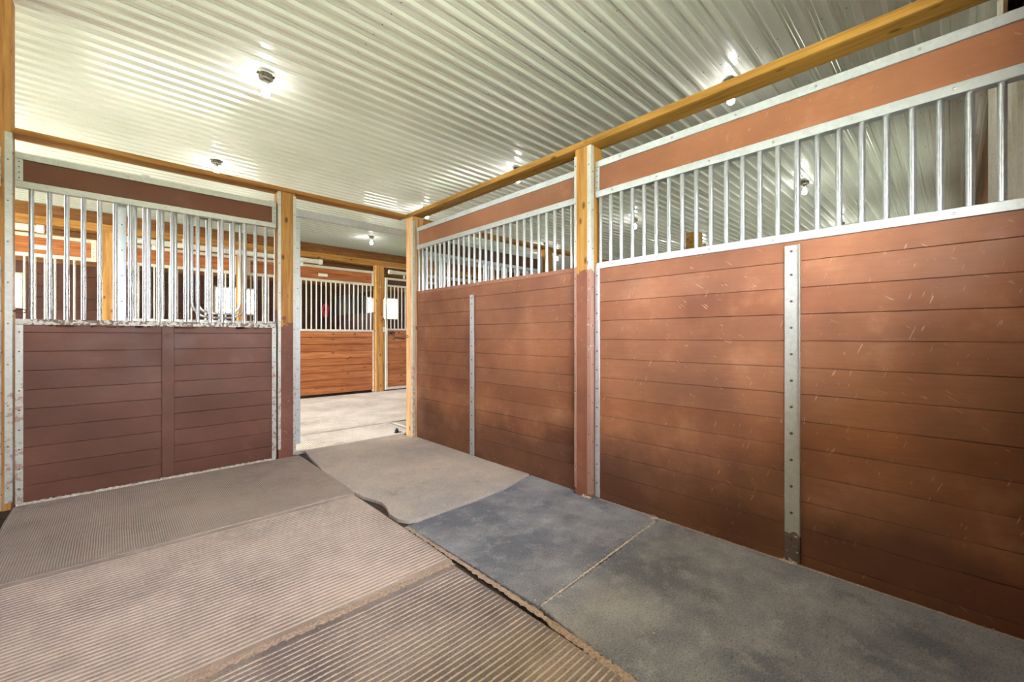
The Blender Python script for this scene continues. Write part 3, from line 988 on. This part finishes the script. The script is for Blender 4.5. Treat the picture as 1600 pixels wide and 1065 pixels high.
def smooth_mat(label, poly, mat, seed, top=0.0, amp=0.004, sub=0.03):
    """flat mat from an outline polygon with a wavering cut edge and a rounded rim"""
    rr = random.Random(seed); pts = []
    en = edge_noise(seed, amp, 6.0)
    for i, (a, b) in enumerate(poly):
        c, d = poly[(i + 1) % len(poly)]
        Ls = math.hypot(c - a, d - b); n_ = max(1, int(Ls / sub))
        nx, ny = (d - b) / Ls, -(c - a) / Ls
        for k_ in range(n_):
            f = k_ / n_
            w = en(a + b + f * Ls) + rr.uniform(-0.0012, 0.0012)
            pts.append((a + (c - a) * f + nx * w, b + (d - b) * f + ny * w))
    cx = sum(p[0] for p in pts) / len(pts); cyy = sum(p[1] for p in pts) / len(pts)
    n_ = len(pts); mb = MB()
    rings = [(0.0, -0.018), (0.0, top - 0.004), (-0.004, top)]
    for off, z in rings:
        for i, p in enumerate(pts):
            d = Vector((p[0] - cx, p[1] - cyy)); l_ = d.length
            q = Vector((cx, cyy)) + d * ((l_ + off) / l_)
            mb.v.append((q.x - cx, q.y - cyy, z))
    for r_ in range(2):
        for i in range(n_):
            j = (i + 1) % n_
            mb.f.append((r_ * n_ + i, r_ * n_ + j, (r_ + 1) * n_ + j, (r_ + 1) * n_ + i)); mb.sm.append(False)
    mb.f.append(tuple(2 * n_ + i for i in range(n_))); mb.sm.append(False)
    return thing('rubber_mat', label, 'mat', (cx, cyy, 0), 0, None, mb.mesh('rubber_mat', mat))


ridge_mat('finely ribbed grey brown mat lying along the dark stall front', -0.49, 1.262, 2.974, 4.272, 0.0105, 0.003, 'y', M['ridge_fine'], 3, 0.01, 20, 0.4)
ridge_mat('ribbed tan mat in the middle of the stall floor, beside the notched mat', -0.52, 1.232, 1.735, 2.960, 0.0247, 0.006, 'x', M['ridge_mid'], 11, 0.03, 30)
ridge_mat('nearest ribbed mat in the foreground with dark ribs and sawdust grooves', -0.52, 1.215, -0.28, 1.705, 0.0247, 0.006, 'x', M['ridge_near'], 17, 0.010, 30, 0.22)
smooth_mat('smooth tan mat in front of the doorway with a torn rounded corner',
           [(1.345, 4.36), (1.262, 3.66), (1.245, 3.0), (1.262, 2.86), (1.31, 2.66), (1.295, 2.56), (1.262, 2.46), (1.262, 2.36), (1.30, 2.285),
            (1.38, 2.262), (1.73, 2.262), (2.10, 2.30), (2.452, 2.385), (2.452, 4.14), (2.395, 4.14), (2.395, 4.36)], M['mat_tan'], 5, 0.004)
smooth_mat('smooth blue grey mat between the tan mat and the nearest grey mat',
           [(1.285, 1.195), (1.275, 1.75), (1.262, 2.235), (1.72, 2.243), (2.10, 2.28), (2.452, 2.365), (2.452, 1.89), (2.40, 1.89), (2.40, 1.735), (2.452, 1.735), (2.452, 1.262)], M['mat_grey'], 8)
smooth_mat('nearest smooth blue grey mat along the foot of the right wall',
           [(1.25, -0.28), (1.235, 0.70), (1.285, 1.18), (2.452, 1.247), (2.452, -0.28)], M['mat_grey'], 9)
ridge_mat('short pale ribbed mat just outside the doorway', 1.0, 2.60, 4.42, 5.085, 0.025, 0.006, 'y', M['ridge_aisle'], 23, 0.02, 10)
ridge_mat('wide pale ribbed mat covering the aisle beyond the doorway', -3.4, 6.4, 5.12, 8.10, 0.025, 0.006, 'y', M['ridge_aisle'], 29, 0.02, 12)
smooth_mat('plain rubber strip in the aisle outside the neighbouring stall', [(2.64, 4.43), (2.64, 5.07), (6.4, 5.07), (6.4, 4.43)], M['ridge_aisle'], 31)
smooth_mat('smooth threshold strip between the doorway posts', [(1.245, 4.37), (1.245, 4.41), (2.40, 4.41), (2.40, 4.37)], M['mat_tan'], 32, 0.0, 0.002)


# ------------------------------------------------------------------ sawdust drifts
def drift(name, label, pts, w0, w1, h, mat, seed, flakes=0, spread=0.05, zb=-0.0015):
    rr = random.Random(seed); mb = MB()
    path = []
    for (a, b), (c, d) in zip(pts, pts[1:]):
        L_ = math.hypot(c - a, d - b); n_ = max(2, int(L_ / 0.012))
        for k_ in range(n_):
            path.append((a + (c - a) * k_ / n_, b + (d - b) * k_ / n_, (c - a) / L_, (d - b) / L_))
    rows = []
    for i, (x_, y_, tx, ty) in enumerate(path):
        w = w0 + (w1 - w0) * i / len(path)
        w *= rr.uniform(0.55, 1.25)
        hh = h * rr.uniform(0.4, 1.2)
        off = rr.uniform(-0.002, 0.002)
        rows.append([(x_ - ty * (s_ * w + off), y_ + tx * (s_ * w + off), z_) for s_, z_ in ((-1, zb), (-0.5, hh * 0.7), (0, hh), (0.5, hh * 0.7), (1, zb))])
    for r_ in rows:
        mb.v += r_
    for i in range(len(rows) - 1):
        for j in range(4):
            mb.f.append((i * 5 + j, i * 5 + j + 1, (i + 1) * 5 + j + 1, (i + 1) * 5 + j)); mb.sm.append(True)
    for k_ in range(flakes):
        x_, y_, tx, ty = rr.choice(path); s_ = rr.gauss(0, spread)
        q = Vector((x_ - ty * s_, y_ + tx * s_, h * 0.5 + 0.0015)); r0 = rr.uniform(0.0015, 0.005)
        a = rr.uniform(0, 6.28)
        mb.add([(q.x + r0 * math.cos(a + t_), q.y + r0 * math.sin(a + t_), q.z + rr.uniform(-0.001, 0.003)) for t_ in (0, 1.6, 3.1, 4.6)], [(0, 1, 2, 3)])
    cx, cyy = path[0][0], path[0][1]
    mb.v = [(a - cx, b - cyy, c) for a, b, c in mb.v]
    o = thing(name, label, 'sawdust', (cx, cyy, 0), 0, None, mb.mesh(name, mat)); o['kind'] = 'stuff'
    return o


drift('sawdust', 'pale sawdust line in the seam between the two ribbed mats', [(-0.5, 1.72), (1.23, 1.72)], 0.022, 0.026, 0.002, M['sawdust'], 1, 220, 0.03)
drift('sawdust', 'tan sawdust filling the long seam beside the blue grey mats', [(1.228, -0.25), (1.225, 0.70), (1.252, 1.2), (1.252, 1.75), (1.25, 2.24)], 0.022, 0.012, 0.002, M['sawdust'], 2, 250, 0.02)
drift('shavings', 'white shavings heaped along the foot of the dark stall front', [(-0.48, 4.292), (1.08, 4.296)], 0.022, 0.014, 0.012, M['shavings'], 3, 500, 0.012, -0.018)
drift('shavings', 'thin pale line of dust between the two blue grey mats', [(1.29, 1.188), (2.40, 1.253)], 0.006, 0.007, 0.0015, M['shavings'], 4, 120, 0.02)
drift('shavings', 'white shavings caught at the wall end of the grey mat seam', [(2.40, 1.29), (2.445, 1.26)], 0.012, 0.015, 0.010, M['shavings'], 6, 60, 0.03)
drift('shavings', 'white shavings caught under the right wall stiffener', [(2.435, 0.60), (2.44, 0.52)], 0.012, 0.012, 0.012, M['shavings'], 7, 50, 0.02)
drift('shavings', 'tuft of shavings at the foot of the middle post', [(2.395, 1.80), (2.40, 1.72)], 0.010, 0.014, 0.012, M['shavings'], 8, 50, 0.02)
drift('sawdust', 'brown dust along the foot of the near partition', [(2.438, -0.25), (2.438, 1.70)], 0.008, 0.008, 0.004, M['sawdust'], 9, 60, 0.004)

# rusty ring on the left post and a small door guide at the corner post
rg = MB().tube([(0.026 * math.cos(a), -0.02, 0.013 * math.sin(a)) for a in [2 * PI * k_ / 14 for k_ in range(15)]], 0.004, 6)
rg.tube([(-0.025, -0.02, 0), (-0.045, -0.01, 0.0)], 0.005, 6)
thing('tie_ring', 'small rusty tie ring on the left end of the chewed sill', 'ring', (-0.46, 4.315, 1.295), 0, None, rg.mesh('tie_ring', M['rust']))
gd = MB().lathe([(0.001, 0), (0.022, 0), (0.022, 0.03), (0.012, 0.034), (0.012, 0.05), (0.001, 0.05)], n=12)
gd.box(-0.03, 0.06, -0.03, 0.03, -0.004, 0.002, 0.001)
thing('door_guide', 'small black roller door guide on the floor by the corner post', 'door guide', (2.40, 4.50, -0.002), 0, None, gd.mesh('door_guide', M['black_steel']))

for x_, lab in ((2.845, 'small pale name plate on the pine header board seen through the doorway'),
                (-0.72, 'small pale name plate on the pine header board behind the left bars')):
    m_ = MB().box(-0.085, 0.085, -0.006, 0.0, -0.028, 0.028, 0.002)
    for sx in (-1, 1):
        m_.dome(sx * 0.075, -0.006, 0, 0.004, 0.002)
    thing('name_plate', lab, 'name plate', (x_, 8.189, 2.285), 0, None, m_.mesh('name_plate', M['white_plastic']))
